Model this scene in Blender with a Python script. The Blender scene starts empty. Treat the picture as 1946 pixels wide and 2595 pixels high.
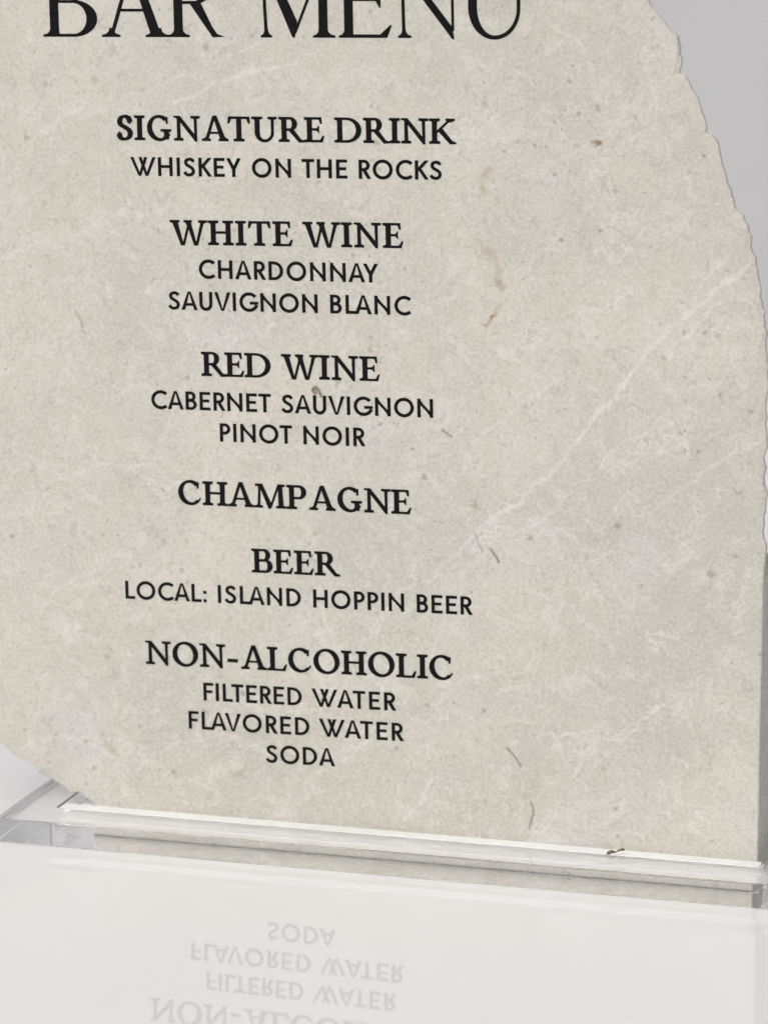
import bpy, bmesh, math, random
from mathutils import Vector, geometry, noise, Matrix

# ------------------------------------------------------------------ camera, light, exposure
# all layout numbers below are decimetres; S turns them into metres
S = 0.1
scene = bpy.context.scene
cd = bpy.data.cameras.new("camera")
cam = bpy.data.objects.new("camera", cd)
scene.collection.objects.link(cam)
scene.camera = cam
cd.sensor_fit = 'HORIZONTAL'
cd.sensor_width = 36.0
cd.lens = 177.484
cd.clip_start = 0.01
cd.clip_end = 200.0
Rx = Vector((0.95810233, 0.28642444, -0.000979)).normalized()
Uy = Vector((-0.05760037, 0.19602166, 0.97890638)).normalized()
Fw = Vector((-0.28057462, 0.9378361, -0.20430697)).normalized()
mw = Matrix((Rx, Uy, -Fw)).transposed().to_4x4()
mw.translation = Vector((2.07625218, -6.93998712, 2.20592021)) * S
cam.matrix_world = mw
cd.dof.use_dof = True
cd.dof.focus_distance = 0.726
cd.dof.aperture_fstop = 30.0

world = bpy.data.worlds.new("World")
scene.world = world
world.use_nodes = True
wn, wl = world.node_tree.nodes, world.node_tree.links
wn.clear()
sky = wn.new('ShaderNodeTexSky')
sky.sky_type = 'NISHITA'
sky.sun_disc = False
SUN_EL = math.radians(48)
SUN_AZ = math.atan2(-0.62, -0.78)          # clockwise from +Y
sky.sun_elevation = SUN_EL
sky.sun_rotation = SUN_AZ
sky.air_density = 1.0
sky.dust_density = 4.0
sky.ozone_density = 1.0
hs = wn.new('ShaderNodeHueSaturation')      # a veiled, milky sky: less blue than a clear one
hs.inputs['Saturation'].default_value = 0.28
bg = wn.new('ShaderNodeBackground')
bg.inputs['Strength'].default_value = 0.12
wo = wn.new('ShaderNodeOutputWorld')
wl.new(sky.outputs[0], hs.inputs['Color'])
wl.new(hs.outputs[0], bg.inputs['Color'])
wl.new(bg.outputs[0], wo.inputs['Surface'])

sd = bpy.data.lights.new("sun", 'SUN')
sd.energy = 1.1
sd.angle = math.radians(25)
sd.color = (1.0, 0.965, 0.92)
sun = bpy.data.objects.new("sun", sd)
scene.collection.objects.link(sun)
sdir = Vector((math.sin(SUN_AZ) * math.cos(SUN_EL), math.cos(SUN_AZ) * math.cos(SUN_EL), math.sin(SUN_EL)))
sun.rotation_euler = sdir.to_track_quat('Z', 'Y').to_euler()
sun.location = sdir * 3

scene.view_settings.view_transform = 'Standard'
scene.view_settings.look = 'None'
scene.view_settings.gamma = 1.0
scene.view_settings.exposure = 0.12
scene.cycles.max_bounces = 24
scene.cycles.transmission_bounces = 20
scene.cycles.glossy_bounces = 10
scene.cycles.diffuse_bounces = 6
scene.cycles.blur_glossy = 0.0      # let daylight pass through the clear acrylic

rnd = random.Random(7)

# ------------------------------------------------------------------ measured layout (decimetres on the slab's face: x along, z up)
RIGHT = [[0.52, 1.6985], [0.5271, 1.6855], [0.5407, 1.6677], [0.5576, 1.6532], [0.5714, 1.6338], [0.5769, 1.6178], [0.5773, 1.5915], [0.5807, 1.5681], [0.5929, 1.5552], [0.6034, 1.5356], [0.6122, 1.516], [0.6244, 1.4899], [0.6279, 1.4738], [0.6275, 1.4554], [0.6385, 1.4524], [0.6487, 1.4413], [0.6543, 1.4215], [0.663, 1.3952], [0.6687, 1.3717], [0.681, 1.3391], [0.6882, 1.3127], [0.7018, 1.3033], [0.7106, 1.2836], [0.7162, 1.2536], [0.7269, 1.224], [0.7343, 1.1907], [0.7402, 1.1473], [0.7458, 1.1207], [0.7499, 1.0845], [0.7526, 1.0246], [0.7546, 0.8888], [0.7553, 0.7366]]
CUT = [[0.7561, 0.66], [0.7548, 0.6076], [0.7545, 0.5289], [0.7546, 0.4242], [0.7537, 0.3179], [0.7539, 0.1852], [0.7543, 0.0474]]
LEFT = [[-0.8196, 0.1648], [-0.8032, 0.152], [-0.7951, 0.1405], [-0.762, 0.127], [-0.7517, 0.1218], [-0.7413, 0.1206], [-0.7374, 0.1068], [-0.7127, 0.0967], [-0.688, 0.0826], [-0.6675, 0.0722], [-0.6427, 0.0662], [-0.6284, 0.0553]]
SEGS = [('L', [0.188, 0.6648], [0.2715, 0.7252], 0.0068, 0.55), ('L', [0.2715, 0.7252], [0.3532, 0.8113], 0.0068, 0.55), ('L', [0.3532, 0.8113], [0.4254, 0.9052], 0.0068, 0.55), ('L', [0.4254, 0.9052], [0.4968, 0.9988], 0.0068, 0.55), ('L', [0.4968, 0.9988], [0.5186, 1.031], 0.0068, 0.55), ('L', [0.5186, 1.031], [0.5848, 1.1005], 0.0068, 0.55), ('L', [0.5848, 1.1005], [0.6641, 1.1655], 0.0068, 0.55), ('L', [0.6641, 1.1655], [0.7337, 1.2205], 0.0068, 0.55), ('L', [0.56, 1.0284], [0.6645, 1.1393], 0.0038, 0.4), ('L', [0.5186, 1.031], [0.5509, 0.9657], 0.0038, 0.3), ('L', [0.5509, 0.9657], [0.6327, 0.9166], 0.0038, 0.3), ('L', [-0.4267, 1.4803], [-0.2628, 1.5494], 0.0038, 0.5), ('L', [-0.2628, 1.5494], [-0.1675, 1.5707], 0.0038, 0.5), ('L', [-0.6986, 1.414], [-0.6137, 1.4752], 0.006, 0.4), ('L', [-0.4935, 1.1028], [-0.4549, 1.149], 0.0068, 0.45), ('L', [0.0468, 0.0715], [0.1044, 0.1671], 0.0053, 0.45), ('L', [-0.076, 0.3847], [-0.0108, 0.4534], 0.0045, 0.3), ('L', [-0.0108, 0.4534], [0.0297, 0.5357], 0.0045, 0.3), ('L', [-0.7798, 0.7757], [-0.6705, 0.7252], 0.0053, 0.3), ('L', [-0.6705, 0.7252], [-0.5604, 0.7635], 0.0053, 0.3), ('L', [-0.0732, 1.2939], [0.0023, 1.365], 0.0045, 0.3), ('L', [0.4132, 1.1074], [0.4895, 1.1485], 0.003, 0.35), ('L', [0.3485, 0.5408], [0.4433, 0.4844], 0.0038, 0.3), ('L', [0.4433, 0.4844], [0.4672, 0.4468], 0.0038, 0.3), ('L', [-0.6277, 1.2119], [-0.5189, 1.2783], 0.0045, 0.35), ('L', [-0.7946, 1.2372], [-0.7007, 1.311], 0.0053, 0.3), ('T', [0.2099, 1.3755], [0.1944, 1.3576], 0.009, 0.6), ('T', [0.1944, 1.3576], [0.2054, 1.3339], 0.009, 0.6), ('T', [0.2107, 1.2167], [0.228, 1.1756], 0.0105, 0.5), ('T', [0.228, 1.1756], [0.236, 1.147], 0.0105, 0.5), ('T', [0.2284, 1.1185], [0.2168, 1.0913], 0.0068, 0.75), ('T', [0.2168, 1.0913], [0.2035, 1.0693], 0.0068, 0.75), ('T', [0.1934, 1.2373], [0.2107, 1.2054], 0.0038, 0.4), ('T', [0.1999, 1.5139], [0.1985, 1.4914], 0.0045, 0.35), ('T', [0.1806, 0.7285], [0.1878, 0.7016], 0.003, 0.6), ('K', [0.2159, 0.6343], [0.2327, 0.6079], 0.0015, 0.9), ('K', [0.2483, 0.2323], [0.2644, 0.222], 0.0017, 0.8), ('K', [0.2644, 0.222], [0.2789, 0.2019], 0.0017, 0.8), ('K', [0.3002, 0.1281], [0.3051, 0.1028], 0.0015, 0.7), ('K', [0.3051, 0.1028], [0.2982, 0.074], 0.0015, 0.7), ('K', [-0.6405, 1.0651], [-0.6266, 1.0467], 0.0023, 0.35), ('K', [-0.6266, 1.0467], [-0.6171, 1.0194], 0.0023, 0.35), ('T', [-0.6019, 0.2141], [-0.5829, 0.1759], 0.009, 0.35), ('T', [-0.5829, 0.1759], [-0.5578, 0.1497], 0.009, 0.35), ('K', [0.1206, 0.8624], [0.1365, 0.8492], 0.0015, 0.8), ('K', [0.1856, 0.6599], [0.1992, 0.6294], 0.0015, 0.5), ('T', [-0.4043, 0.584], [-0.388, 0.5569], 0.0038, 0.2), ('L', [-0.6208, 1.4457], [-0.4416, 1.5236], 0.003, 0.35), ('L', [-0.4416, 1.5236], [-0.2343, 1.6084], 0.003, 0.35), ('L', [0.1021, 0.5721], [0.1499, 0.6224], 0.0045, 0.5), ('L', [0.1499, 0.6224], [0.188, 0.6648], 0.0045, 0.5), ('L', [-0.027, 0.4523], [0.0297, 0.5357], 0.003, 0.45), ('L', [0.0297, 0.5357], [0.1021, 0.5721], 0.003, 0.45), ('L', [0.3011, 0.5534], [0.3722, 0.5267], 0.003, 0.5), ('L', [0.3722, 0.5267], [0.4672, 0.4468], 0.003, 0.5), ('L', [0.2715, 0.7252], [0.3548, 0.7207], 0.003, 0.35), ('L', [0.3548, 0.7207], [0.4175, 0.6934], 0.003, 0.35), ('L', [0.4254, 0.9052], [0.4924, 0.9209], 0.0023, 0.35), ('L', [0.4924, 0.9209], [0.5695, 0.9019], 0.0023, 0.35), ('L', [0.308, 0.6869], [0.4318, 0.8179], 0.0023, 0.4), ('L', [0.4318, 0.8179], [0.5691, 0.9248], 0.0023, 0.4), ('L', [0.1809, 0.8353], [0.2593, 0.909], 0.003, 0.35), ('L', [0.2593, 0.909], [0.3525, 0.9751], 0.003, 0.35), ('L', [0.5259, 0.7231], [0.6472, 0.8221], 0.003, 0.35), ('L', [0.6472, 0.8221], [0.745, 0.8731], 0.003, 0.35), ('L', [0.5848, 1.1005], [0.6335, 1.1844], 0.003, 0.4), ('L', [0.6335, 1.1844], [0.678, 1.231], 0.003, 0.4), ('L', [0.4227, 0.2061], [0.5158, 0.3086], 0.003, 0.4), ('L', [0.5158, 0.3086], [0.5776, 0.3526], 0.003, 0.4), ('L', [0.0945, 0.3088], [0.1668, 0.3701], 0.003, 0.35), ('L', [0.1668, 0.3701], [0.2546, 0.3923], 0.003, 0.35), ('L', [-0.7618, 0.4349], [-0.6577, 0.5154], 0.003, 0.35), ('L', [-0.6577, 0.5154], [-0.5298, 0.5802], 0.003, 0.35), ('L', [-0.8018, 0.9272], [-0.699, 0.9879], 0.003, 0.35), ('L', [-0.699, 0.9879], [-0.5809, 1.0329], 0.003, 0.35), ('L', [-0.5369, 0.1216], [-0.4343, 0.1957], 0.003, 0.35), ('L', [-0.4343, 0.1957], [-0.3416, 0.2192], 0.003, 0.35), ('L', [-0.7679, 0.1532], [-0.6896, 0.1925], 0.0038, 0.4), ('L', [-0.6896, 0.1925], [-0.5959, 0.1666], 0.0038, 0.4), ('L', [-0.5959, 0.1666], [-0.5369, 0.1216], 0.0038, 0.4), ('L', [-0.2237, 0.4066], [-0.1495, 0.4359], 0.003, 0.35), ('L', [-0.1495, 0.4359], [-0.0921, 0.4638], 0.003, 0.35), ('L', [-0.0273, 0.3159], [0.0216, 0.3837], 0.003, 0.4), ('L', [0.0216, 0.3837], [0.0297, 0.4242], 0.003, 0.4), ('L', [-0.3337, 0.989], [-0.2678, 1.0468], 0.003, 0.3), ('L', [-0.2678, 1.0468], [-0.1381, 1.0758], 0.003, 0.3), ('L', [0.3313, 1.6506], [0.3927, 1.6077], 0.0068, 0.35), ('L', [0.3927, 1.6077], [0.4084, 1.5638], 0.0068, 0.35), ('L', [0.5222, 1.5519], [0.5344, 1.4859], 0.0038, 0.35), ('L', [0.5344, 1.4859], [0.5235, 1.456], 0.0038, 0.35), ('L', [0.5928, 1.3692], [0.6124, 1.3179], 0.0053, 0.35), ('L', [0.6124, 1.3179], [0.5642, 1.2565], 0.0053, 0.35), ('L', [-0.5521, 0.7559], [-0.4525, 0.7215], 0.003, 0.25), ('L', [-0.4525, 0.7215], [-0.3033, 0.7458], 0.003, 0.25)]
BLOBS = [('R', [0.416, 1.4238], 0.0068, 0.95), ('R', [0.2167, 1.0928], 0.0053, 0.8), ('K', [0.3666, 1.5443], 0.0053, 0.5), ('K', [0.4221, 1.4961], 0.0068, 0.5), ('K', [0.3367, 1.4669], 0.0045, 0.4), ('K', [0.354, 1.2449], 0.0038, 0.75), ('K', [0.4277, 1.2612], 0.0038, 0.65), ('K', [0.626, 1.4103], 0.0038, 0.7), ('K', [0.6604, 1.07], 0.006, 0.5), ('K', [0.6508, 0.6102], 0.0083, 0.6), ('K', [0.6239, 0.8468], 0.0038, 0.6), ('R', [0.7437, 0.7458], 0.0038, 0.5), ('K', [0.7243, 0.9304], 0.0053, 0.45), ('K', [0.4748, 0.1313], 0.0068, 0.5), ('T', [-0.3056, 0.1392], 0.0165, 0.6), ('T', [-0.3699, 0.0854], 0.015, 0.4), ('K', [-0.3573, 1.5919], 0.009, 0.5), ('T', [0.3192, 1.6356], 0.0105, 0.3), ('K', [-0.5889, 1.5252], 0.009, 0.35), ('K', [0.1634, 1.5249], 0.006, 0.3), ('K', [0.4689, 0.6957], 0.0068, 0.6), ('T', [-0.1419, 0.6425], 0.006, 0.6), ('K', [-0.5823, 0.3612], 0.0068, 0.35), ('K', [-0.4582, 0.6048], 0.0053, 0.4), ('T', [0.2881, 0.1392], 0.0105, 0.3), ('K', [0.2344, 1.1538], 0.0053, 0.4), ('K', [-0.6925, 1.5094], 0.006, 0.3), ('K', [-0.0585, 0.8302], 0.0038, 0.3), ('K', [0.2015, 1.499], 0.0045, 0.35), ('K', [0.4463, 0.208], 0.0075, 0.3), ('T', [-0.3094, 0.9627], 0.0075, 0.35)]
WORDS = [('D', 'B', [-0.6874, 1.6056], [-0.5818, 1.6076]), ('D', 'A', [-0.5713, 1.6078], [-0.442, 1.6103]), ('D', 'R', [-0.4323, 1.6105], [-0.3202, 1.6126]), ('D', 'M', [-0.2466, 1.614], [-0.0961, 1.6168]), ('D', 'E', [-0.0837, 1.617], [0.0162, 1.6189]), ('D', 'N', [0.0319, 1.6192], [0.139, 1.6212]), ('D', 'U', [0.1661, 1.6218], [0.2708, 1.6237]), ('H', 'SIGNATURE', [-0.5424, 1.4075], [-0.119, 1.4153]), ('H', 'DRINK', [-0.0969, 1.4157], [0.1433, 1.4201]), ('S', 'WHISKEY', [-0.5164, 1.3379], [-0.2885, 1.3424]), ('S', 'ON', [-0.2656, 1.3429], [-0.1869, 1.3444]), ('S', 'THE', [-0.1643, 1.3449], [-0.0733, 1.3466]), ('S', 'ROCKS', [-0.0493, 1.3471], [0.1157, 1.3504]), ('H', 'WHITE', [-0.4337, 1.2055], [-0.184, 1.2112]), ('H', 'WINE', [-0.1612, 1.2117], [0.0391, 1.2162]), ('S', 'CHARDONNAY', [-0.3769, 1.1405], [-0.0113, 1.1467]), ('S', 'SAUVIGNON', [-0.4409, 1.0759], [-0.1342, 1.0821]), ('S', 'BLANC', [-0.1077, 1.0827], [0.0538, 1.0859]), ('H', 'RED', [-0.3732, 0.9469], [-0.2315, 0.9496]), ('H', 'WINE', [-0.2066, 0.95], [-0.0083, 0.9538]), ('S', 'CABERNET', [-0.4796, 0.8758], [-0.2312, 0.8806]), ('S', 'SAUVIGNON', [-0.2082, 0.881], [0.0991, 0.887]), ('S', 'PINOT', [-0.3367, 0.8169], [-0.1878, 0.82]), ('S', 'NOIR', [-0.1637, 0.8205], [-0.0385, 0.8231]), ('H', 'CHAMPAGNE', [-0.4251, 0.6862], [0.0556, 0.6933]), ('H', 'BEER', [-0.272, 0.5566], [-0.0909, 0.56]), ('S', 'LOCAL:', [-0.5405, 0.4852], [-0.3694, 0.4886]), ('S', 'ISLAND', [-0.3443, 0.4891], [-0.1718, 0.4925]), ('S', 'HOPPIN', [-0.1453, 0.493], [0.0409, 0.4967]), ('S', 'BEER', [0.0676, 0.4972], [0.1795, 0.4994]), ('H', 'NON-ALCOHOLIC', [-0.4988, 0.3533], [0.1403, 0.366]), ('S', 'FILTERED', [-0.3771, 0.2862], [-0.171, 0.2904]), ('S', 'WATER', [-0.1495, 0.2909], [0.024, 0.2944]), ('S', 'FLAVORED', [-0.4092, 0.2252], [-0.1554, 0.2299]), ('S', 'WATER', [-0.1345, 0.2302], [0.0397, 0.2334]), ('S', 'SODA', [-0.2458, 0.1673], [-0.1024, 0.1705])]
CURL_PTS = [[-0.1279, 0.9155], [-0.1307, 0.9254], [-0.1348, 0.9332], [-0.1414, 0.9357], [-0.1456, 0.9307], [-0.1431, 0.9248], [-0.1382, 0.925], [-0.1381, 0.9298]]
CRUMB = [[0.4657, -0.0539, 0.052], [0.4967, -0.0288, 0.052]]

# ------------------------------------------------------------------ helpers
def link(o, parent=None):
    scene.collection.objects.link(o)
    if parent: o.parent = parent
    return o

def mesh_obj(name, verts, faces, mat, parent=None, scale=S):
    me = bpy.data.meshes.new(name)
    me.from_pydata([(x * scale, y * scale, z * scale) for x, y, z in verts], [], faces)
    me.validate(); me.update()
    o = bpy.data.objects.new(name, me)
    if mat: me.materials.append(mat)
    return link(o, parent)

def bm_obj(name, bm, mat, parent=None):
    me = bpy.data.meshes.new(name)
    bm.to_mesh(me); bm.free()
    me.materials.append(mat)
    return link(bpy.data.objects.new(name, me), parent)

def tag(o, label, cat, group=None):
    o['label'] = label; o['category'] = cat
    if group: o['group'] = group
    return o

class NT:
    """small helper around a node tree"""
    def __init__(s, tree): s.t = tree; s.n = tree.nodes; s.l = tree.links
    def new(s, typ, ins=None, **kw):
        nd = s.n.new(typ)
        for k, v in kw.items(): setattr(nd, k, v)
        for k, v in (ins or {}).items():
            if isinstance(v, bpy.types.NodeSocket): s.l.new(v, nd.inputs[k])
            else: nd.inputs[k].default_value = v
        return nd
    def math(s, op, a, b=0.0, c=0.0, clamp=False):
        nd = s.new('ShaderNodeMath', {0: a, 1: b, 2: c}, operation=op, use_clamp=clamp)
        return nd.outputs[0]
    def vec(s, op, a, b=(0, 0, 0)):
        return s.new('ShaderNodeVectorMath', {0: a, 1: b}, operation=op)
    def noise(s, vec, scale, detail=3.0, rough=0.5, dist=0.0):
        return s.new('ShaderNodeTexNoise', {'Vector': vec, 'Scale': scale, 'Detail': detail, 'Roughness': rough, 'Distortion': dist})
    def ramp(s, fac, lo, hi, a=0.0, b=1.0):
        nd = s.new('ShaderNodeMapRange', {0: fac, 1: lo, 2: hi, 3: a, 4: b}, interpolation_type='SMOOTHSTEP')
        return nd.outputs[0]
    def mix(s, fac, a, b, mode='MIX'):
        nd = s.new('ShaderNodeMix', {0: fac, 6: a, 7: b}, data_type='RGBA', blend_type=mode)
        return nd.outputs[2]

def material(name):
    m = bpy.data.materials.new(name); m.use_nodes = True
    nt = NT(m.node_tree)
    return m, nt, m.node_tree.nodes['Principled BSDF']

def stone_material(name='cream_limestone', fresh=0.0):
    m, t, bs = material(name)
    tc = t.new('ShaderNodeTexCoord')
    P = t.new('ShaderNodeVectorMath', {0: tc.outputs['Object'], 3: 1.0 / S}, operation='SCALE').outputs[0]   # decimetres
    w1 = t.noise(P, 5.0, 4, 0.6)
    w2 = t.noise(P, 22.0, 3, 0.6)
    off = t.vec('SUBTRACT', w1.outputs['Color'], (0.5, 0.5, 0.5)).outputs[0]
    off2 = t.vec('SUBTRACT', w2.outputs['Color'], (0.5, 0.5, 0.5)).outputs[0]
    Pw = t.new('ShaderNodeVectorMath', {0: off, 1: (0.22, 0.22, 0.22), 2: P}, operation='MULTIPLY_ADD').outputs[0]
    Pw2 = t.new('ShaderNodeVectorMath', {0: off2, 1: (0.07, 0.07, 0.07), 2: Pw}, operation='MULTIPLY_ADD').outputs[0]
    # base colour: cloudy warm cream, turning greyer towards the right and the foot
    sx = t.new('ShaderNodeSeparateXYZ', {0: P})
    clouds = t.noise(Pw, 2.4, 4, 0.55)
    zone = t.math('ADD', clouds.outputs['Fac'], t.math('MULTIPLY', t.math('SUBTRACT', sx.outputs[2], t.math('MULTIPLY', sx.outputs[0], 1.6)), 0.05))
    cream = (0.582, 0.551, 0.496, 1); greyer = (0.486, 0.472, 0.424, 1)
    col = t.mix(t.ramp(zone, 0.30, 0.78), greyer, cream)
    pk = t.noise(Pw2, 5.5, 4, 0.6)
    col = t.mix(t.ramp(pk.outputs['Fac'], 0.52, 0.70, 0, 0.4), col, (0.515, 0.468, 0.430, 1))
    lv = t.noise(Pw2, 4.1, 5, 0.6)
    col = t.mix(t.ramp(lv.outputs['Fac'], 0.50, 0.70, 0, 0.55), col, (0.575, 0.565, 0.558, 1))
    # diagonal drift of slightly darker bands
    rs = t.new('ShaderNodeMapping', {'Vector': Pw, 'Rotation': (0, math.radians(36), 0), 'Scale': (0.35, 1.0, 1.6)})
    dr = t.noise(rs.outputs[0], 7.0, 4, 0.6)
    col = t.mix(t.ramp(dr.outputs['Fac'], 0.52, 0.72, 0, 0.28), col, (0.425, 0.415, 0.375, 1))
    # soft pale curd, fine grain
    mo = t.noise(Pw2, 24.0, 7, 0.70)
    col = t.mix(t.ramp(mo.outputs['Fac'], 0.48, 0.65, 0, 0.55), col, (0.640, 0.612, 0.562, 1))
    mo2 = t.noise(Pw2, 52.0, 4, 0.65)
    col = t.mix(t.ramp(mo2.outputs['Fac'], 0.50, 0.70, 0, 0.55), col, (0.41, 0.392, 0.355, 1))
    fi = t.noise(P, 150.0, 3, 0.7)
    col = t.mix(0.5, col, t.mix(t.ramp(fi.outputs['Fac'], 0.30, 0.70), (0.43, 0.42, 0.40, 1), (0.64, 0.635, 0.62, 1)), 'OVERLAY')
    # thin pale crack-filling veins, mostly running up to the right
    rot = t.new('ShaderNodeMapping', {'Vector': Pw2, 'Rotation': (0, math.radians(38), 0), 'Scale': (0.55, 1.0, 1.5)})
    for sc_, wd, am in ((3.0, 0.011, 0.5), (7.0, 0.018, 0.33)):
        vn = t.noise(rot.outputs[0], sc_, 4, 0.55)
        rd = t.math('ABSOLUTE', t.math('SUBTRACT', vn.outputs['Fac'], 0.5))
        brk = t.ramp(t.noise(P, 7.0 + sc_, 2).outputs['Fac'], 0.45, 0.62)
        mk = t.math('MULTIPLY', t.math('MULTIPLY', t.ramp(rd, 0.0, wd, 1.0, 0.0), brk), am)
        col = t.mix(mk, col, (0.70, 0.68, 0.645, 1))
    # sparse dark specks
    for sc_, th, am, cc in ((28.0, 0.675, 0.6, (0.27, 0.24, 0.19, 1)), (58.0, 0.655, 0.6, (0.28, 0.265, 0.24, 1))):
        sp = t.noise(P, sc_, 2, 0.5)
        brk = t.ramp(t.noise(P, 4.0, 2).outputs['Fac'], 0.38, 0.58)
        col = t.mix(t.math('MULTIPLY', t.math('MULTIPLY', t.ramp(sp.outputs['Fac'], th, th + 0.07), brk), am), col, cc)
    # the particular veins, stains and hair cracks of this slab
    tone = {'L': (0.72, 0.70, 0.685, 1), 'T': (0.40, 0.31, 0.19, 1), 'K': (0.24, 0.21, 0.175, 1), 'R': (0.27, 0.15, 0.05, 1)}
    patch = t.ramp(t.noise(P, 30.0, 3).outputs['Fac'], 0.36, 0.56)
    at = t.new('ShaderNodeAttribute', attribute_name='stains', attribute_type='GEOMETRY')
    sep = t.new('ShaderNodeSeparateColor', {0: at.outputs['Color']})
    acc = {'L': sep.outputs[0], 'T': sep.outputs[1], 'K': sep.outputs[2], 'R': at.outputs['Alpha']}
    for k in 'LTKR':
        f = acc[k]
        if k == 'T': f = t.math('MULTIPLY', f, t.math('MULTIPLY_ADD', patch, 0.5, 0.5))
        if k == 'L': f = t.math('MULTIPLY', f, t.ramp(mo.outputs['Fac'], 0.36, 0.58, 0.5, 1.1))
        col = t.mix(f, col, tone[k])
    if fresh: col = t.mix(fresh, col, (0.62, 0.57, 0.51, 1))
    t.l.new(col, bs.inputs['Base Color'])
    bs.inputs['Roughness'].default_value = 0.62
    bs.inputs['Specular IOR Level'].default_value = 0.3
    hh = t.math('ADD', t.math('MULTIPLY', fi.outputs['Fac'], 0.35), t.math('ADD', mo.outputs['Fac'], t.math('MULTIPLY', acc['K'], -1.5)))
    bp = t.new('ShaderNodeBump', {'Height': hh, 'Strength': 0.8 if fresh else 0.25, 'Distance': 0.0004})
    t.l.new(bp.outputs[0], bs.inputs['Normal'])
    return m

def ink_material():
    m, t, bs = material('black_print_ink')
    tc = t.new('ShaderNodeTexCoord')
    n = t.noise(tc.outputs['Object'], 900.0, 3, 0.6)
    col = t.mix(t.ramp(n.outputs['Fac'], 0.35, 0.7), (0.003, 0.003, 0.0045, 1), (0.008, 0.007, 0.007, 1))
    t.l.new(col, bs.inputs['Base Color'])
    bs.inputs['Roughness'].default_value = 0.5
    bs.inputs['Specular IOR Level'].default_value = 0.12
    return m

def acrylic_material():
    m, t, bs = material('clear_acrylic')
    bs.inputs['Base Color'].default_value = (0.995, 0.995, 0.993, 1)
    bs.inputs['Transmission Weight'].default_value = 1.0
    bs.inputs['IOR'].default_value = 1.49
    tc = t.new('ShaderNodeTexCoord')
    n = t.noise(tc.outputs['Object'], 60.0, 3, 0.6)
    t.l.new(t.ramp(n.outputs['Fac'], 0.5, 0.8, 0.0, 0.012), bs.inputs['Roughness'])
    return m

def table_material():
    m, t, bs = material('glossy_white_tabletop')
    tc = t.new('ShaderNodeTexCoord')
    n = t.noise(tc.outputs['Object'], 14.0, 4, 0.6)
    n2 = t.noise(tc.outputs['Object'], 420.0, 2, 0.6)
    c = t.mix(n.outputs['Fac'], (0.72, 0.72, 0.722, 1), (0.755, 0.755, 0.76, 1))
    c = t.mix(t.ramp(n2.outputs['Fac'], 0.70, 0.78, 0, 0.45), c, (0.60, 0.59, 0.56, 1))
    t.l.new(c, bs.inputs['Base Color'])
    t.l.new(t.ramp(n.outputs['Fac'], 0.3, 0.7, 0.012, 0.03), bs.inputs['Roughness'])
    bs.inputs['IOR'].default_value = 1.72
    return m

def plain(name, c1, c2, scale, rough, bump=0.0):
    m, t, bs = material(name)
    tc = t.new('ShaderNodeTexCoord')
    n = t.noise(tc.outputs['Object'], scale, 4, 0.6)
    t.l.new(t.mix(t.ramp(n.outputs['Fac'], 0.35, 0.65), c1, c2), bs.inputs['Base Color'])
    bs.inputs['Roughness'].default_value = rough
    if bump:
        bp = t.new('ShaderNodeBump', {'Height': n.outputs['Fac'], 'Strength': bump, 'Distance': 0.002})
        t.l.new(bp.outputs[0], bs.inputs['Normal'])
    return m

STONE = stone_material()
BROKEN = stone_material('freshly_broken_limestone', 0.5)
INK = ink_material()
ACR = acrylic_material()
TABLE = table_material()
WALL = plain('pale_grey_plaster', (0.565, 0.565, 0.58, 1), (0.60, 0.60, 0.615, 1), 3.0, 0.9, 0.2)
GROUND = plain('grey_ground', (0.30, 0.29, 0.28, 1), (0.36, 0.35, 0.34, 1), 2.0, 0.9, 0.3)
HUSK = plain('dry_brown_husk', (0.10, 0.07, 0.04, 1), (0.24, 0.18, 0.11, 1), 3000.0, 0.8)
STRAW = plain('pale_straw_husk', (0.36, 0.28, 0.17, 1), (0.22, 0.16, 0.09, 1), 3000.0, 0.8)
CURL = plain('brown_curl', (0.26, 0.21, 0.16, 1), (0.36, 0.31, 0.25, 1), 2000.0, 0.8)

# ------------------------------------------------------------------ setting: ground, wall behind, table
g = mesh_obj('ground', [(-300, -300, -7.5), (300, -300, -7.5), (300, 300, -7.5), (-300, 300, -7.5)], [(0, 1, 2, 3)], GROUND)
g['kind'] = 'structure'

def box(bm, x0, x1, y0, y1, z0, z1, bev=0.0):
    vs = [bm.verts.new((x * S, y * S, z * S)) for x in (x0, x1) for y in (y0, y1) for z in (z0, z1)]
    q = [(0, 1, 3, 2), (4, 6, 7, 5), (0, 4, 5, 1), (2, 3, 7, 6), (0, 2, 6, 4), (1, 5, 7, 3)]
    fs = [bm.faces.new([vs[i] for i in f]) for f in q]
    if bev:
        es = list({e for f in fs for e in f.edges})
        bmesh.ops.bevel(bm, geom=es, offset=bev * S, segments=3, affect='EDGES', profile=0.5)

bm = bmesh.new()
box(bm, -40, 30, 16.0, 17.2, -7.496, 24, 0.05)
wall = bm_obj('wall', bm, WALL)
tag(wall, 'plain pale grey wall out of focus behind the stone menu slab', 'wall')

tab = bpy.data.objects.new('table', None)
link(tab)
tag(tab, 'glossy white table top mirroring the lower lines of the menu', 'table')
bm = bmesh.new()
box(bm, -9.0, 7.5, -5.0, 5.6, -0.35, 0.0, 0.02)
bm_obj('tabletop', bm, TABLE, tab)
LEGM = plain('white_painted_leg', (0.78, 0.78, 0.77, 1), (0.80, 0.80, 0.79, 1), 8.0, 0.4)
for lx in (-8.3, 6.8):
    for ly in (-4.3, 4.9):
        bm = bmesh.new()
        box(bm, lx - 0.25, lx + 0.25, ly - 0.25, ly + 0.25, -7.496, -0.352, 0.02)
        bm_obj('leg', bm, LEGM, tab)

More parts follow.
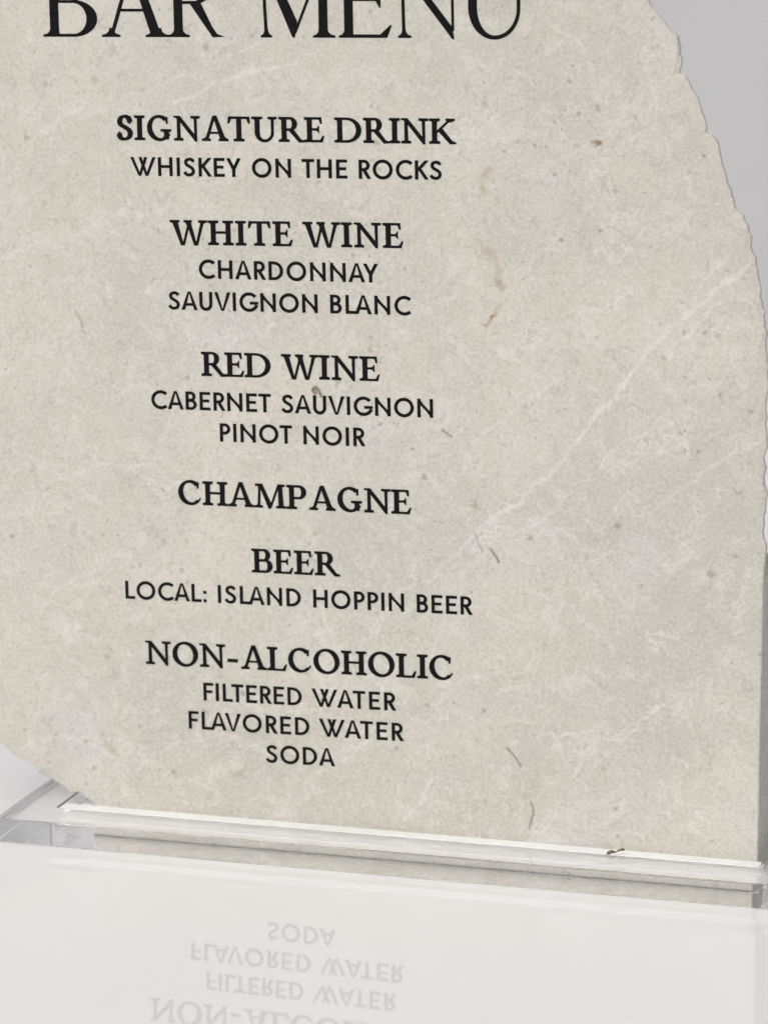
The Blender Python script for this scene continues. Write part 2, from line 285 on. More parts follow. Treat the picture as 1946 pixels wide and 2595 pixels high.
# ------------------------------------------------------------------ acrylic stand: block with a through-cut pocket
PX0, PX1, PY0, PY1, PZ0, PZ1 = -0.772, 0.862, -0.15, 0.33, 0.0004, 0.050
SX0, SX1, SY0, SY1, SZ = -0.679, 0.7665, -0.0055, 0.190, 0.0004
LY, LZ = -0.0435, 0.0425           # shallow rebate along the front of the slot
def acrylic():
    bm = bmesh.new()
    V = lambda x, y, z: bm.verts.new((x * S, y * S, z * S))
    o = [V(PX0, PY0, PZ1), V(PX1, PY0, PZ1), V(PX1, PY1, PZ1), V(PX0, PY1, PZ1)]
    b = [V(PX0, PY0, PZ0), V(PX1, PY0, PZ0), V(PX1, PY1, PZ0), V(PX0, PY1, PZ0)]
    i = [V(SX0, LY, PZ1), V(SX1, LY, PZ1), V(SX1, SY1, PZ1), V(SX0, SY1, PZ1)]
    f = [V(SX0, SY0, SZ), V(SX1, SY0, SZ), V(SX1, SY1, SZ), V(SX0, SY1, SZ)]
    r0, r1, r2, r3 = V(SX0, LY, LZ), V(SX1, LY, LZ), V(SX1, SY0, LZ), V(SX0, SY0, LZ)
    outer = []
    for k in range(4):
        n = (k + 1) % 4
        bm.faces.new((o[k], o[n], i[n], i[k]))
        bm.faces.new((b[k], b[n], o[n], o[k]))
        bm.faces.new((b[n], b[k], f[k], f[n]))
        outer += [bm.edges.get((o[k], o[n])), bm.edges.get((o[k], b[k])), bm.edges.get((b[k], b[n])), bm.edges.get((i[k], i[n]))]
    bm.faces.new((i[0], i[1], r1, r0)); bm.faces.new((r0, r1, r2, r3)); bm.faces.new((r3, r2, f[1], f[0]))
    bm.faces.new((i[2], i[3], f[3], f[2]))
    bm.faces.new((i[1], i[2], f[2], r2, r1)); bm.faces.new((i[3], i[0], r0, r3, f[3]))
    bmesh.ops.recalc_face_normals(bm, faces=bm.faces)
    bmesh.ops.bevel(bm, geom=outer, offset=0.0022 * S, segments=3, affect='EDGES', profile=0.5)
    bmesh.ops.recalc_face_normals(bm, faces=bm.faces)
    return bm
stand = bpy.data.objects.new('display_stand', None)
link(stand)
bm_obj('base_block', acrylic(), ACR, stand)
LIP = plain('milky_saw_cut_acrylic', (0.74, 0.74, 0.73, 1), (0.80, 0.80, 0.79, 1), 60.0, 0.35)
def lip():
    bm = bmesh.new(); n = 60
    rows = []
    for k in range(n + 1):
        x = SX0 + 0.004 + (SX1 - SX0 - 0.008) * k / n
        e = 0.0016 * noise.noise(Vector((x * 9, 0, 0))) + 0.0007 * noise.noise(Vector((x * 60, 3, 0)))
        y0, y1 = LY + 0.0065 + e, SY0 + 0.001
        rows.append([bm.verts.new((x * S, y * S, z * S)) for y, z in ((y0, LZ + 0.0006), (y0 + 0.0006, LZ + 0.0052), (y1 - 0.002, LZ + 0.0062), (y1, LZ + 0.005), (y1, LZ + 0.0006))])
    for k in range(n):
        for j in range(5): bm.faces.new((rows[k][j], rows[k][(j + 1) % 5], rows[k + 1][(j + 1) % 5], rows[k + 1][j]))
    bm.faces.new(rows[0][::-1]); bm.faces.new(rows[-1])
    bmesh.ops.recalc_face_normals(bm, faces=bm.faces)
    return bm
bm_obj('slot_lip', lip(), LIP, stand)['label'] = 'thin milky white line along the front edge of the slot'
tag(stand, 'clear acrylic display base on the white table with the stone slab standing in its slot', 'display stand')

# ------------------------------------------------------------------ stone slab
T = 0.175
def outline():
    """(x, z, kind) round the front face: kind 'c' broken edge, 's' sawn edge"""
    P = []
    lo = 0.0012
    P += [(-0.628, 0.0553, 'c'), (-0.615, 0.046, 'c'), (-0.602, 0.026, 'c'), (-0.598, lo, 'c')]
    P += [(0.755, lo, 's')]
    P += [(x, z, 's') for x, z in reversed(CUT)]
    P += [(x, z, 'c') for x, z in reversed(RIGHT)]
    P += [(0.50, 1.74, 'c'), (0.44, 1.80, 'c'), (0.41, 1.88, 'c'), (0.30, 1.96, 'c'), (0.16, 2.01, 'c'), (0.02, 2.07, 'c'), (-0.2, 2.10, 'c'),
          (-0.42, 2.09, 'c'), (-0.62, 2.04, 'c'), (-0.80, 2.01, 'c'), (-0.93, 1.92, 'c'), (-1.03, 1.78, 'c'), (-1.08, 1.6, 'c'), (-1.15, 1.42, 'c'),
          (-1.17, 1.2, 'c'), (-1.20, 0.98, 'c'), (-1.18, 0.75, 'c'), (-1.12, 0.55, 'c'), (-1.04, 0.40, 'c'), (-0.98, 0.29, 'c'), (-0.90, 0.235, 'c')]
    P += [(x, z, 'c') for x, z in LEFT[:-1]]
    return P
def seg_dist(p, a, b):
    bx, bz = b[0] - a[0], b[1] - a[1]
    L2 = bx * bx + bz * bz
    u = 0.0 if L2 < 1e-12 else max(0.0, min(1.0, ((p[0] - a[0]) * bx + (p[1] - a[1]) * bz) / L2))
    return math.hypot(p[0] - a[0] - bx * u, p[1] - a[1] - bz * u)
def build_slab():
    P = outline()
    Q = []                                   # resample
    n = len(P)
    for k in range(n):
        a, b = P[k], P[(k + 1) % n]
        L = math.hypot(b[0] - a[0], b[1] - a[1])
        kind = 's' if (a[2] == 's' and b[2] == 's') or (a[2] == 'c' and b[2] == 's' and b[1] < 0.005) else 'c'
        m = max(1, int(L / (0.0085 if kind == 'c' else 0.03)))
        for j in range(m):
            u = j / m
            Q.append([a[0] + (b[0] - a[0]) * u, a[1] + (b[1] - a[1]) * u, kind])
    n = len(Q)
    nrm = []
    for k in range(n):
        a, b = Q[k - 2], Q[(k + 2) % n]
        d = Vector((b[0] - a[0], b[1] - a[1])).normalized()
        nrm.append(Vector((d.y, -d.x)))       # outward for a counter-clockwise outline
    for k in range(n):
        x, z, kind = Q[k]
        r = 0.0042 if kind == 'c' else 0.0004
        e = noise.noise(Vector((x * 28, z * 28, 3))) * r * 1.3 + (noise.noise(Vector((x * 75, z * 75, 9))) + 0.7 * noise.noise(Vector((x * 170, z * 170, 19)))) * r
        if z < 0.006: e = 0
        Q[k][0] += nrm[k].x * e; Q[k][1] += nrm[k].y * e
    def ring(fin, fy):
        out = []
        for k, (x, z, kind) in enumerate(Q):
            ins = fin(x, z, kind); y = fy(x, z, kind)
            px, pz = x - nrm[k].x * ins, z - nrm[k].y * ins
            out.append((px, y, max(pz, 0.0012)))
        return out
    N = lambda x, z, f, s: noise.noise(Vector((x * f, z * f, s)))
    rings = [
        ring(lambda x, z, k: 0.012 + 0.014 * N(x, z, 7, 11) + 0.006 * N(x, z, 20, 1) + 0.003 * N(x, z, 60, 2) if k == 'c' else 0.0035, lambda x, z, k: 0.0),
        ring(lambda x, z, k: 0.0025 + 0.002 * N(x, z, 40, 7) if k == 'c' else 0.001, lambda x, z, k: 0.002 + 0.001 * N(x, z, 30, 5) if k == 'c' else 0.0012),
        ring(lambda x, z, k: 0.0, lambda x, z, k: 0.0055 + 0.002 * N(x, z, 25, 4) if k == 'c' else 0.004),
        ring(lambda x, z, k: 0.045 + 0.010 * N(x, z, 18, 14) if k == 'c' else 0.0, lambda x, z, k: 0.05),
        ring(lambda x, z, k: 0.085 + 0.016 * N(x, z, 14, 24) if k == 'c' else 0.0, lambda x, z, k: 0.12),
        ring(lambda x, z, k: 0.115 + 0.020 * N(x, z, 12, 34) if k == 'c' else 0.002, lambda x, z, k: T)]
    verts = [v for r in rings for v in r]
    faces, fmat = [], []
    for r in range(len(rings) - 1):
        for k in range(n):
            k2 = (k + 1) % n
            faces.append((r * n + k, (r + 1) * n + k, (r + 1) * n + k2, r * n + k2))
            fmat.append(1 if Q[k][2] == 'c' else 0)
    # back cap, then the front cap: its inner points crowd where this slab has its veins and stains
    r = len(rings) - 1
    tri = geometry.tessellate_polygon([[Vector((v[0], v[2], 0)) for v in rings[r]]])
    for a, b_, c in tri: faces.append((r * n + a, r * n + b_, r * n + c))
    items = [(k, a, b_, w * (0.72 if k == 'L' else 1.0), s_ * {'L': 0.9, 'T': 1.0, 'K': 1.0}.get(k, 1.0)) for k, a, b_, w, s_ in SEGS] + [(k, a, a, w, s_) for k, a, w, s_ in BLOBS]
    rim = [Vector((v[0], v[2])) for v in rings[0]]
    def inside(p):
        c = False
        for k in range(n):
            a, q = rim[k], rim[k - 1]
            if (a.y > p[1]) != (q.y > p[1]) and p[0] < (q.x - a.x) * (p[1] - a.y) / (q.y - a.y) + a.x: c = not c
        return c
    seen, inner = set(), []
    for k, a, b_, w, s_ in items:
        cell = max(0.0016, min(0.004, w * 0.28))
        q = 4 if cell < 0.0024 else 8
        cell = 0.0005 * q
        R_ = w * 1.2 + 0.010
        for ix in range(int((min(a[0], b_[0]) - R_) / cell), int((max(a[0], b_[0]) + R_) / cell) + 1):
            for iz in range(int((min(a[1], b_[1]) - R_) / cell), int((max(a[1], b_[1]) + R_) / cell) + 1):
                key = (ix * q, iz * q)
                if key in seen: continue
                p = (ix * cell, iz * cell)
                if seg_dist(p, a, b_) > R_: continue
                seen.add(key)
                if -0.85 < p[0] < 0.73 and p[1] > 0.01 and inside(p): inner.append(p)
    for ix in range(-24, 16):
        for iz in range(1, 42):
            p = (ix * 0.05 + 0.013, iz * 0.05)
            if inside(p): inner.append(p)
    pts = rim + [Vector(p) for p in inner]
    vo, eo, fo, ov, _, of = geometry.delaunay_2d_cdt(pts, [], [list(range(n))], 0, 1e-6, True)
    base = len(verts)
    vid = []
    for v, o_ in zip(vo, ov):
        ring_ids = [q for q in o_ if q < n]
        if ring_ids: vid.append(ring_ids[0])
        else: verts.append((v.x, 0.0, v.y)); vid.append(len(verts) - 1)
    for f, o_ in zip(fo, of):
        if o_: faces.append(tuple(vid[q] for q in f))
    marks = []
    for x, y, z in verts:
        m = {'L': 0.0, 'T': 0.0, 'K': 0.0, 'R': 0.0}
        if y < 0.001:
            dx = 0.012 * noise.noise(Vector((x * 22, z * 22, 1))) + 0.006 * noise.noise(Vector((x * 80, z * 80, 2)))
            dz = 0.012 * noise.noise(Vector((x * 22, z * 22, 5))) + 0.006 * noise.noise(Vector((x * 80, z * 80, 6)))
            for k, a, b_, w, s_ in items:
                if min(a[0], b_[0]) - 0.06 < x < max(a[0], b_[0]) + 0.06 and min(a[1], b_[1]) - 0.06 < z < max(a[1], b_[1]) + 0.06:
                    g_ = 0.35 if k == 'K' else 1.0
                    d_ = seg_dist((x + dx * g_, z + dz * g_), a, b_) / (w * 1.15 + 0.002)
                    u = max(0.0, min(1.0, (1.0 - d_) / 0.85)); u = u * u * (3 - 2 * u) * s_
                    m[k] = max(m[k], u)
        marks.append((m['L'], m['T'], m['K'], m['R']))
    me = bpy.data.meshes.new('slab_body')
    me.from_pydata([(x * S, y * S, z * S) for x, y, z in verts], [], faces)
    me.polygons.foreach_set('material_index', fmat + [0] * (len(faces) - len(fmat)))
    bm = bmesh.new(); bm.from_mesh(me)
    bmesh.ops.recalc_face_normals(bm, faces=bm.faces)
    bm.to_mesh(me); bm.free()
    at = me.color_attributes.new('stains', 'FLOAT_COLOR', 'POINT')
    at.data.foreach_set('color', [c for q in marks for c in q])
    me.materials.append(STONE); me.materials.append(BROKEN)
    return me
slab = bpy.data.objects.new('menu_slab', None)
link(slab)
tag(slab, 'rough-edged cream stone slab printed with the bar menu in black, standing in the acrylic base', 'menu sign')
link(bpy.data.objects.new('stone_slab', build_slab()), slab)

# ------------------------------------------------------------------ lettering: outlines drawn here, one mesh per printed word
def quad(*p): return [tuple(v) for v in p]
def bar(x0, y0, x1, y1, w, w2=None):
    """stroke with square ends"""
    w2 = w if w2 is None else w2
    d = Vector((x1 - x0, y1 - y0)).normalized(); nn = Vector((-d.y, d.x))
    return [[(x0 + nn.x * w / 2, y0 + nn.y * w / 2), (x0 - nn.x * w / 2, y0 - nn.y * w / 2), (x1 - nn.x * w2 / 2, y1 - nn.y * w2 / 2), (x1 + nn.x * w2 / 2, y1 + nn.y * w2 / 2)]]
def sl(x0, y0, x1, y1, hw, hw2=None):
    """slanted stroke cut level at both ends; hw = level width, x = centre"""
    hw2 = hw if hw2 is None else hw2
    return [[(x0 - hw / 2, y0), (x0 + hw / 2, y0), (x1 + hw2 / 2, y1), (x1 - hw2 / 2, y1)]]
def rect(x0, y0, x1, y1): return [[(x0, y0), (x1, y0), (x1, y1), (x0, y1)]]
def arc(cx, cy, rx, ry, tx, ty, a0=0.0, a1=360.0, tilt=0.0, n=None, ix=0.0):
    """part of a ring: outer radii rx, ry; wall tx at the sides, ty at top and foot; tilt turns the counter"""
    n = n or max(6, int(abs(a1 - a0) / 9))
    ct, st = math.cos(math.radians(tilt)), math.sin(math.radians(tilt))
    pts = []
    for k in range(n + 1):
        a = math.radians(a0 + (a1 - a0) * k / n)
        o = (cx + rx * math.cos(a), cy + ry * math.sin(a))
        b = a - math.radians(tilt)
        ex, ey = (rx - tx) * math.cos(b), (ry - ty) * math.sin(b)
        pts.append((o, (cx + ix + ex * ct - ey * st, cy + ex * st + ey * ct)))
    return [[pts[k][0], pts[k + 1][0], pts[k + 1][1], pts[k][1]] for k in range(n)]
def spline(P, sub=8):
    out = []
    Q = [P[0]] + list(P) + [P[-1]]
    for k in range(1, len(Q) - 2):
        p0, p1, p2, p3 = [Vector(q) for q in Q[k - 1:k + 3]]
        for j in range(sub):
            u = j / sub
            out.append(0.5 * ((2 * p1) + (p2 - p0) * u + (2 * p0 - 5 * p1 + 4 * p2 - p3) * u * u + (-p0 + 3 * p1 - 3 * p2 + p3) * u ** 3))
    out.append(Vector(P[-1]))
    return out
def path(P, wf, sub=8):
    """stroke along a smooth path; wf(u, direction) gives its width"""
    C = spline([tuple(p) for p in P], sub)
    L, Rr = [], []
    n = len(C)
    for k in range(n):
        d = (C[min(k + 1, n - 1)] - C[max(k - 1, 0)]).normalized()
        w = wf(k / (n - 1), d) / 2
        nn = Vector((-d.y, d.x))
        L.append(tuple(C[k] + nn * w)); Rr.append(tuple(C[k] - nn * w))
    return [[L[k], Rr[k], Rr[k + 1], L[k + 1]] for k in range(n - 1)]
def foot(x, sw, l, r, th, br, y=0.0, up=1):
    """bracketed serif under (up=1) or over (up=-1) a stem of width sw centred on x"""
    P = [(x - sw / 2 - l, y), (x + sw / 2 + r, y), (x + sw / 2 + r, y + up * th)]
    P += [(x + sw / 2 + r * q * q, y + up * (th + br * (1 - q) ** 1.6)) for q in (0.7, 0.4, 0.15, 0.0)]
    P += [(x - sw / 2 - l * q * q, y + up * (th + br * (1 - q) ** 1.6)) for q in (0.0, 0.15, 0.4, 0.7)]
    P += [(x - sw / 2 - l, y + up * th)]
    # split into convex pieces: a thin foot and the bracket above it
    out = [[P[0], P[1], P[2], P[-1]]]
    Rt = P[3:7]; Lt = P[7:11][::-1]
    prevR, prevL = P[2], P[-1]
    for a, b in zip(Rt, Lt):
        out.append([prevL, prevR, a, b]); prevR, prevL = a, b
    return out

s = 0.150      # stroke of the plain capitals
def sansW(w=1.36):
    hw = s * 1.05
    a, b, c_, d = hw / 2, w * 0.36, w * 0.63, w - hw / 2
    return sl(b, 0, a, 1, hw * .8, hw) + sl(b, 0, w * 0.655 - hw / 2 + .02, 1, hw * .8, hw) + sl(w - b, 0, w * 0.345 + hw / 2 - .02, 1, hw * .8, hw) + sl(w - b, 0, d, 1, hw * .8, hw)
def sansS():
    P = [(0.53, 0.80), (0.44, 0.90), (0.30, 0.925), (0.15, 0.86), (0.115, 0.74), (0.17, 0.62), (0.32, 0.52), (0.46, 0.42), (0.52, 0.27), (0.45, 0.12), (0.29, 0.065), (0.13, 0.11), (0.045, 0.22)]
    return path(P, lambda u, d: s * 0.95)
def bowl(x0, x1, y0, y1, tx, ty):
    """flat-backed bowl of P, R, B, D"""
    r = (y1 - y0) / 2; rx = min(r, x1 - x0)
    cx = x1 - rx
    o = arc(cx, (y0 + y1) / 2, rx, r, tx, ty, -90, 90)
    if cx > x0: o += rect(x0, y1 - ty, cx, y1) + rect(x0, y0, cx, y0 + ty)
    return o
SANS = {
 'W': (1.36, 0, 0, sansW()),
 'H': (.76, .105, .105, rect(0, 0, s, 1) + rect(.76 - s, 0, .76, 1) + rect(0, .44, .76, .44 + s * .9)),
 'I': (s, .11, .11, rect(0, 0, s, 1)),
 'S': (.60, .07, .07, sansS()),
 'K': (.68, .105, .0, rect(0, 0, s, 1) + sl(.13, .47, .60, 1, s * 1.25) + sl(.60, 0, .20, .60, s * 1.2, s * 1.15)),
 'E': (.56, .105, .07, rect(0, 0, s, 1) + rect(0, 0, .56, s * .9) + rect(0, 1 - s * .9, .56, 1) + rect(0, .45, .50, .45 + s * .88)),
 'Y': (.78, 0, 0, rect(.39 - s / 2, 0, .39 + s / 2, .48) + sl(.39, .42, s * .6, 1, s * 1.1, s * 1.15) + sl(.39, .42, .78 - s * .6, 1, s * 1.1, s * 1.15)),
 'O': (1.02, .075, .075, arc(.51, .5, .51, .525, s, s)),
 'N': (.80, .105, .105, rect(0, 0, s, 1) + rect(.80 - s, 0, .80, 1) + [[(0, 1), (0.0, .82), (.80, 0), (.80, .18)]] + [[(0, 1), (s * .6, 1), (.80, .0), (.80 - s * .6, 0)]]),
 'T': (.64, .02, .02, rect(.32 - s / 2, 0, .32 + s / 2, 1) + rect(0, 1 - s * .9, .64, 1)),
 'R': (.60, .105, .02, rect(0, 0, s, 1) + bowl(0, .56, .42, 1, s, s * .9) + sl(.53, 0, .27, .46, s * 1.2)),
 'P': (.55, .105, .04, rect(0, 0, s, 1) + bowl(0, .55, .40, 1, s, s * .9)),
 'B': (.58, .105, .06, rect(0, 0, s, 1) + bowl(0, .53, .47, 1, s, s * .88) + bowl(0, .58, 0, .57, s, s * .88)),
 'D': (.76, .105, .075, rect(0, 0, s, 1) + bowl(0, .76, 0, 1, s, s * .9)),
 'C': (.82, .075, .05, arc(.51, .5, .51, .525, s, s, 48, 312)),
 'G': (.90, .075, .10, arc(.51, .5, .51, .525, s, s, 42, 338) + rect(.56, .38, .985, .38 + s * .85)),
 'A': (.86, .0, .0, sl(s * .56, 0, .43 - .02, 1, s * 1.12, s * .62) + sl(.86 - s * .56, 0, .43 + .02, 1, s * 1.12, s * .62) + rect(.18, .235, .68, .235 + s * .85)),
 'V': (.86, .0, .0, sl(.43 - .02, 0, s * .56, 1, s * .62, s * 1.12) + sl(.43 + .02, 0, .86 - s * .56, 1, s * .62, s * 1.12)),
 'U': (.68, .10, .10, rect(0, .34, s, 1) + rect(.68 - s, .34, .68, 1) + arc(.34, .34, .34, .365, s, s, 180, 360)),
 'L': (.52, .105, .02, rect(0, 0, s, 1) + rect(0, 0, .52, s * .9)),
 'F': (.53, .105, .02, rect(0, 0, s, 1) + rect(0, 1 - s * .9, .53, 1) + rect(0, .44, .47, .44 + s * .88)),
 ':': (.15, .10, .08, rect(0, 0, .15, .15) + rect(0, .48, .15, .63)),
}
SK = {'LA': -.12, 'AV': -.13, 'VO': -.03, 'WA': -.07, 'AT': -.10, 'AY': -.14, 'YO': 0, 'RO': .02, 'OC': .02, 'LO': .0, 'TE': .03, 'OT': -.02, 'LT': -.10}

k_, tn, tf = .172, .105, .068    # thick, thin, serif of the bookish capitals
def st(x, w=k_, l=.115, r=.115, top=True, bot=True, tl=None, tr=None):
    o = rect(x - w / 2, 0.02, x + w / 2, .98)
    if bot: o += foot(x, w, l, r, tf, .07)
    if top: o += foot(x, w, l if tl is None else tl, r if tr is None else tr, tf, .07, 1.0, -1)
    return o
def nib(th, tk, ang=20):
    a = math.radians(ang)
    return lambda u, d: th + (tk - th) * abs(d.x * math.sin(a) - d.y * math.cos(a)) ** 1.3
def beak(x, y, dx, dy, w):        # small triangular terminal of an arm
    return [[(x, y), (x + dx, y), (x + w, y + dy), (x + w - .045, y + dy)]]
SER = {
 'I': (.38, .035, .035, st(.19)),
 'S': (.60, .07, .06, path([(.515, .74), (.475, .88), (.33, .975), (.17, .92), (.095, .77), (.15, .62), (.32, .51), (.47, .40), (.525, .25), (.45, .09), (.27, .022), (.12, .08), (.06, .25)], nib(.085, .185, 8)) + [[(.475, .68), (.535, .68), (.555, .98), (.50, .93)]] + [[(.035, .31), (.095, .31), (.09, .08), (.045, .02)]]),
 'G': (.96, .065, .035, arc(.50, .5, .50, .53, .185, .088, 48, 330, 12) + rect(.70, .06, .70 + k_, .42) + foot(.775, k_, .13, .11, tf, .05, .44, -1) + [[(.78, .70), (.83, .70), (.83, .97), (.75, .88)]] + rect(.66, .05, .85, .14)),
 'N': (1.04, .03, .03, st(.19, tn * 1.1, .13, .11, top=False) + rect(.145, .1, .235, .95) + [[(0, 1), (0, .955), (.10, .94), (.14, .90), (.86, -.03), (.92, -.03), (.92, .14), (.235, 1)]] + rect(.83, .02, .92, .98) + foot(.875, .09, .13, .13, tf, .06, 1.0, -1)),
 'A': (1.02, .02, .02, sl(.155, .0, .475, .98, .095, .11) + sl(.855, 0, .50, 1.03, .19, .14) + rect(.27, .30, .72, .36) + foot(.155, .08, .125, .12, tf, .06) + foot(.855, .16, .10, .105, tf, .06)),
 'T': (.88, .03, .03, rect(.44 - k_ / 2, 0.02, .44 + k_ / 2, .98) + foot(.44, k_, .12, .12, tf, .07) + rect(.02, .93, .86, .995) + [[(0, .74), (.045, .74), (.12, .93), (.02, .99)]] + [[(.88, .74), (.86, .99), (.76, .93), (.835, .74)]]),
 'U': (1.02, .03, .03, rect(.13, .35, .13 + k_, .98) + foot(.205, k_, .12, .12, tf, .06, 1.0, -1) + rect(.79, .35, .875, .98) + foot(.832, .085, .125, .125, tf, .06, 1.0, -1) + arc(.5025, .36, .3725, .385, k_, .085, 180, 270) + arc(.5025, .36, .3725, .385, .085, .085, 270, 360)),
 'R': (1.0, .03, -.05, st(.19, tr=.02) + bowl(.2, .71, .46, 1, .18, .07) + [[(.36, .50), (.54, .53), (.86, .09), (.99, .04), (1.02, -.015), (.80, -.02)]]),
 'E': (.78, .03, .04, st(.19, r=.02) + rect(.2, 0, .70, .062) + rect(.2, .938, .66, 1) + rect(.2, .485, .54, .545) + [[(.60, .03), (.70, 0), (.775, .25), (.735, .25)]] + [[(.575, .96), (.66, 1), (.68, .76), (.64, .76)]] + [[(.54, .40), (.575, .36), (.575, .67), (.54, .63)]] + [[(.47, .49), (.56, .40), (.56, .63), (.47, .54)]]),
 'D': (1.04, .03, .065, st(.19, r=.02) + arc(.46, .5, .58, .5, .185, .07, -90, 90, -6) + rect(.2, .935, .48, 1) + rect(.2, 0, .48, .065)),
 'K': (1.02, .03, .0, st(.19) + sl(.27, .46, .80, .97, .10, .11) + foot(.82, .09, .125, .11, tf, .05, 1.0, -1) + [[(.33, .53), (.47, .62), (.88, .09), (1.01, .04), (1.04, -.01), (.80, -.015)]]),
 'W': (1.44, .0, .0, sl(.46, -.03, .155, .97, .12, .19) + sl(.49, -.03, .73, .80, .09, .095) + sl(1.0, -.03, .70, .97, .12, .19) + sl(1.03, -.03, 1.30, .97, .09, .105) + foot(.155, .15, .11, .11, tf, .05, 1.0, -1) + foot(1.305, .085, .12, .12, tf, .05, 1.0, -1) + foot(.70, .15, .08, .07, tf, .04, 1.0, -1)),
 'H': (1.0, .03, .03, st(.195) + st(.805) + rect(.2, .485, .8, .55)),
 'C': (.93, .065, .05, arc(.50, .5, .50, .53, .185, .088, 45, 318, 12) + [[(.78, .70), (.83, .70), (.845, .97), (.76, .88)]] + [[(.80, .08), (.86, .135), (.92, .25), (.885, .27)]]),
 'M': (1.26, .03, .03, sl(.165, .0, .215, .97, .085) + foot(.165, .085, .12, .11, tf, .06) + foot(.20, .085, .12, .02, tf, .03, 1.0, -1) + [[(.15, 1), (.31, 1), (.675, .19), (.63, -.03), (.575, -.03)]] + sl(.635, .0, 1.0, .97, .075, .09) + sl(1.09, 0, 1.04, .98, .18, .17) + foot(1.09, .16, .11, .11, tf, .06) + foot(1.05, .13, .03, .12, tf, .04, 1.0, -1)),
 'P': (.77, .03, .04, st(.19, tr=.02) + bowl(.2, .78, .43, 1, .18, .07)),
 'B': (.82, .03, .06, st(.19, r=.02) + bowl(.2, .74, .49, 1, .17, .07) + bowl(.2, .83, 0, .55, .185, .07)),
 'L': (.79, .03, .03, st(.19, tr=.115, r=.02) + rect(.2, 0, .70, .062) + [[(.60, .03), (.71, 0), (.79, .27), (.75, .27)]]),
 'O': (1.06, .065, .065, arc(.53, .5, .53, .54, .185, .088, 0, 360, 12)),
 '-': (.42, .08, .08, [[(0, .27), (.40, .27), (.42, .385), (.02, .385)]]),
}
EK = {'AT': -.05, 'PA': .09, 'NA': .04, 'RE': .02, 'LC': -.03, 'RI': .03, 'AG': .03, 'AL': .03, '-A': .06, 'GN': .05, 'AM': .0, 'MP': .0}

kd, hd = .118, .035                 # thick and hairline of the display capitals
def dfoot(x, sw, l, r): return foot(x, sw, l, r, .018, .10)
def dhead(x, sw, l, r): return foot(x, sw, l, r, .018, .10, 1.0, -1)
DIS = {
 'B': (.745, 0, 0, rect(.06, .02, .06 + kd, .98) + dfoot(.119, kd, .105, .02) + dhead(.119, kd, .105, .02) + arc(.40, .262, .345, .262, .145, .03, -90, 90) + rect(.15, 0, .41, .03) + rect(.15, .495, .41, .524) + arc(.38, .76, .27, .24, .13, .03, -90, 90) + rect(.15, .97, .39, 1)),
 'A': (.92, 0, 0, sl(.135, .0, .455, 1.0, .042, .05) + sl(.80, 0, .47, 1.02, .138, .11) + rect(.24, .37, .64, .40) + dfoot(.135, .05, .11, .10) + dfoot(.80, .13, .09, .11)),
 'R': (.81, 0, 0, rect(.075, .02, .075 + kd, .98) + dfoot(.134, kd, .09, .10) + dhead(.134, kd, .09, .02) + arc(.38, .74, .27, .26, .135, .03, -90, 90) + rect(.15, .97, .39, 1) + rect(.15, .48, .39, .51) + [[(.31, .49), (.45, .52), (.63, .14), (.70, .035), (.82, 0), (.64, 0)]]),
 'M': (1.10, 0, 0, sl(.085, .0, .055, 1.0, .036) + dfoot(.085, .04, .055, .06) + dhead(.055, .036, .05, .0) + [[(.06, 1), (.19, 1), (.54, .22), (.50, .0), (.475, .0)]] + sl(.505, .06, .90, 1.0, .036, .036) + rect(.865, .02, .985, .98) + dfoot(.925, .12, .085, .11) + dhead(.925, .12, .0, .11)),
 'E': (.735, 0, 0, rect(.05, .02, .05 + kd, .98) + dfoot(.109, kd, .085, .0) + dhead(.109, kd, .085, .0) + rect(.15, 0, .66, .035) + rect(.15, .965, .64, 1) + rect(.15, .525, .54, .553) + [[(.50, .545), (.575, .56), (.575, .43), (.565, .43)]] + [[(.50, .53), (.575, .53), (.575, .66), (.565, .66)]] + [[(.565, .03), (.665, .0), (.70, .085), (.735, .17), (.72, .17)]] + [[(.55, .97), (.64, 1), (.655, .80), (.64, .80)]]),
 'N': (.80, 0, 0, sl(.065, .0, .055, 1.0, .036) + dfoot(.065, .04, .06, .085) + dhead(.055, .036, .08, .0) + [[(.0, 1), (.12, 1), (.77, .16), (.80, -.02), (.785, -.02)]] + sl(.785, .1, .785, 1.0, .03) + dhead(.785, .03, .08, .08)),
 'U': (.79, 0, 0, rect(0.02, .40, .02 + .118, .98) + dhead(.079, .118, .09, .09) + rect(.775 - .04, .42, .775, .98) + dhead(.755, .04, .09, .09) + arc(.3975, .42, .3775, .44, .118, .045, 180, 270) + arc(.3975, .42, .3775, .44, .04, .045, 270, 360)),
}

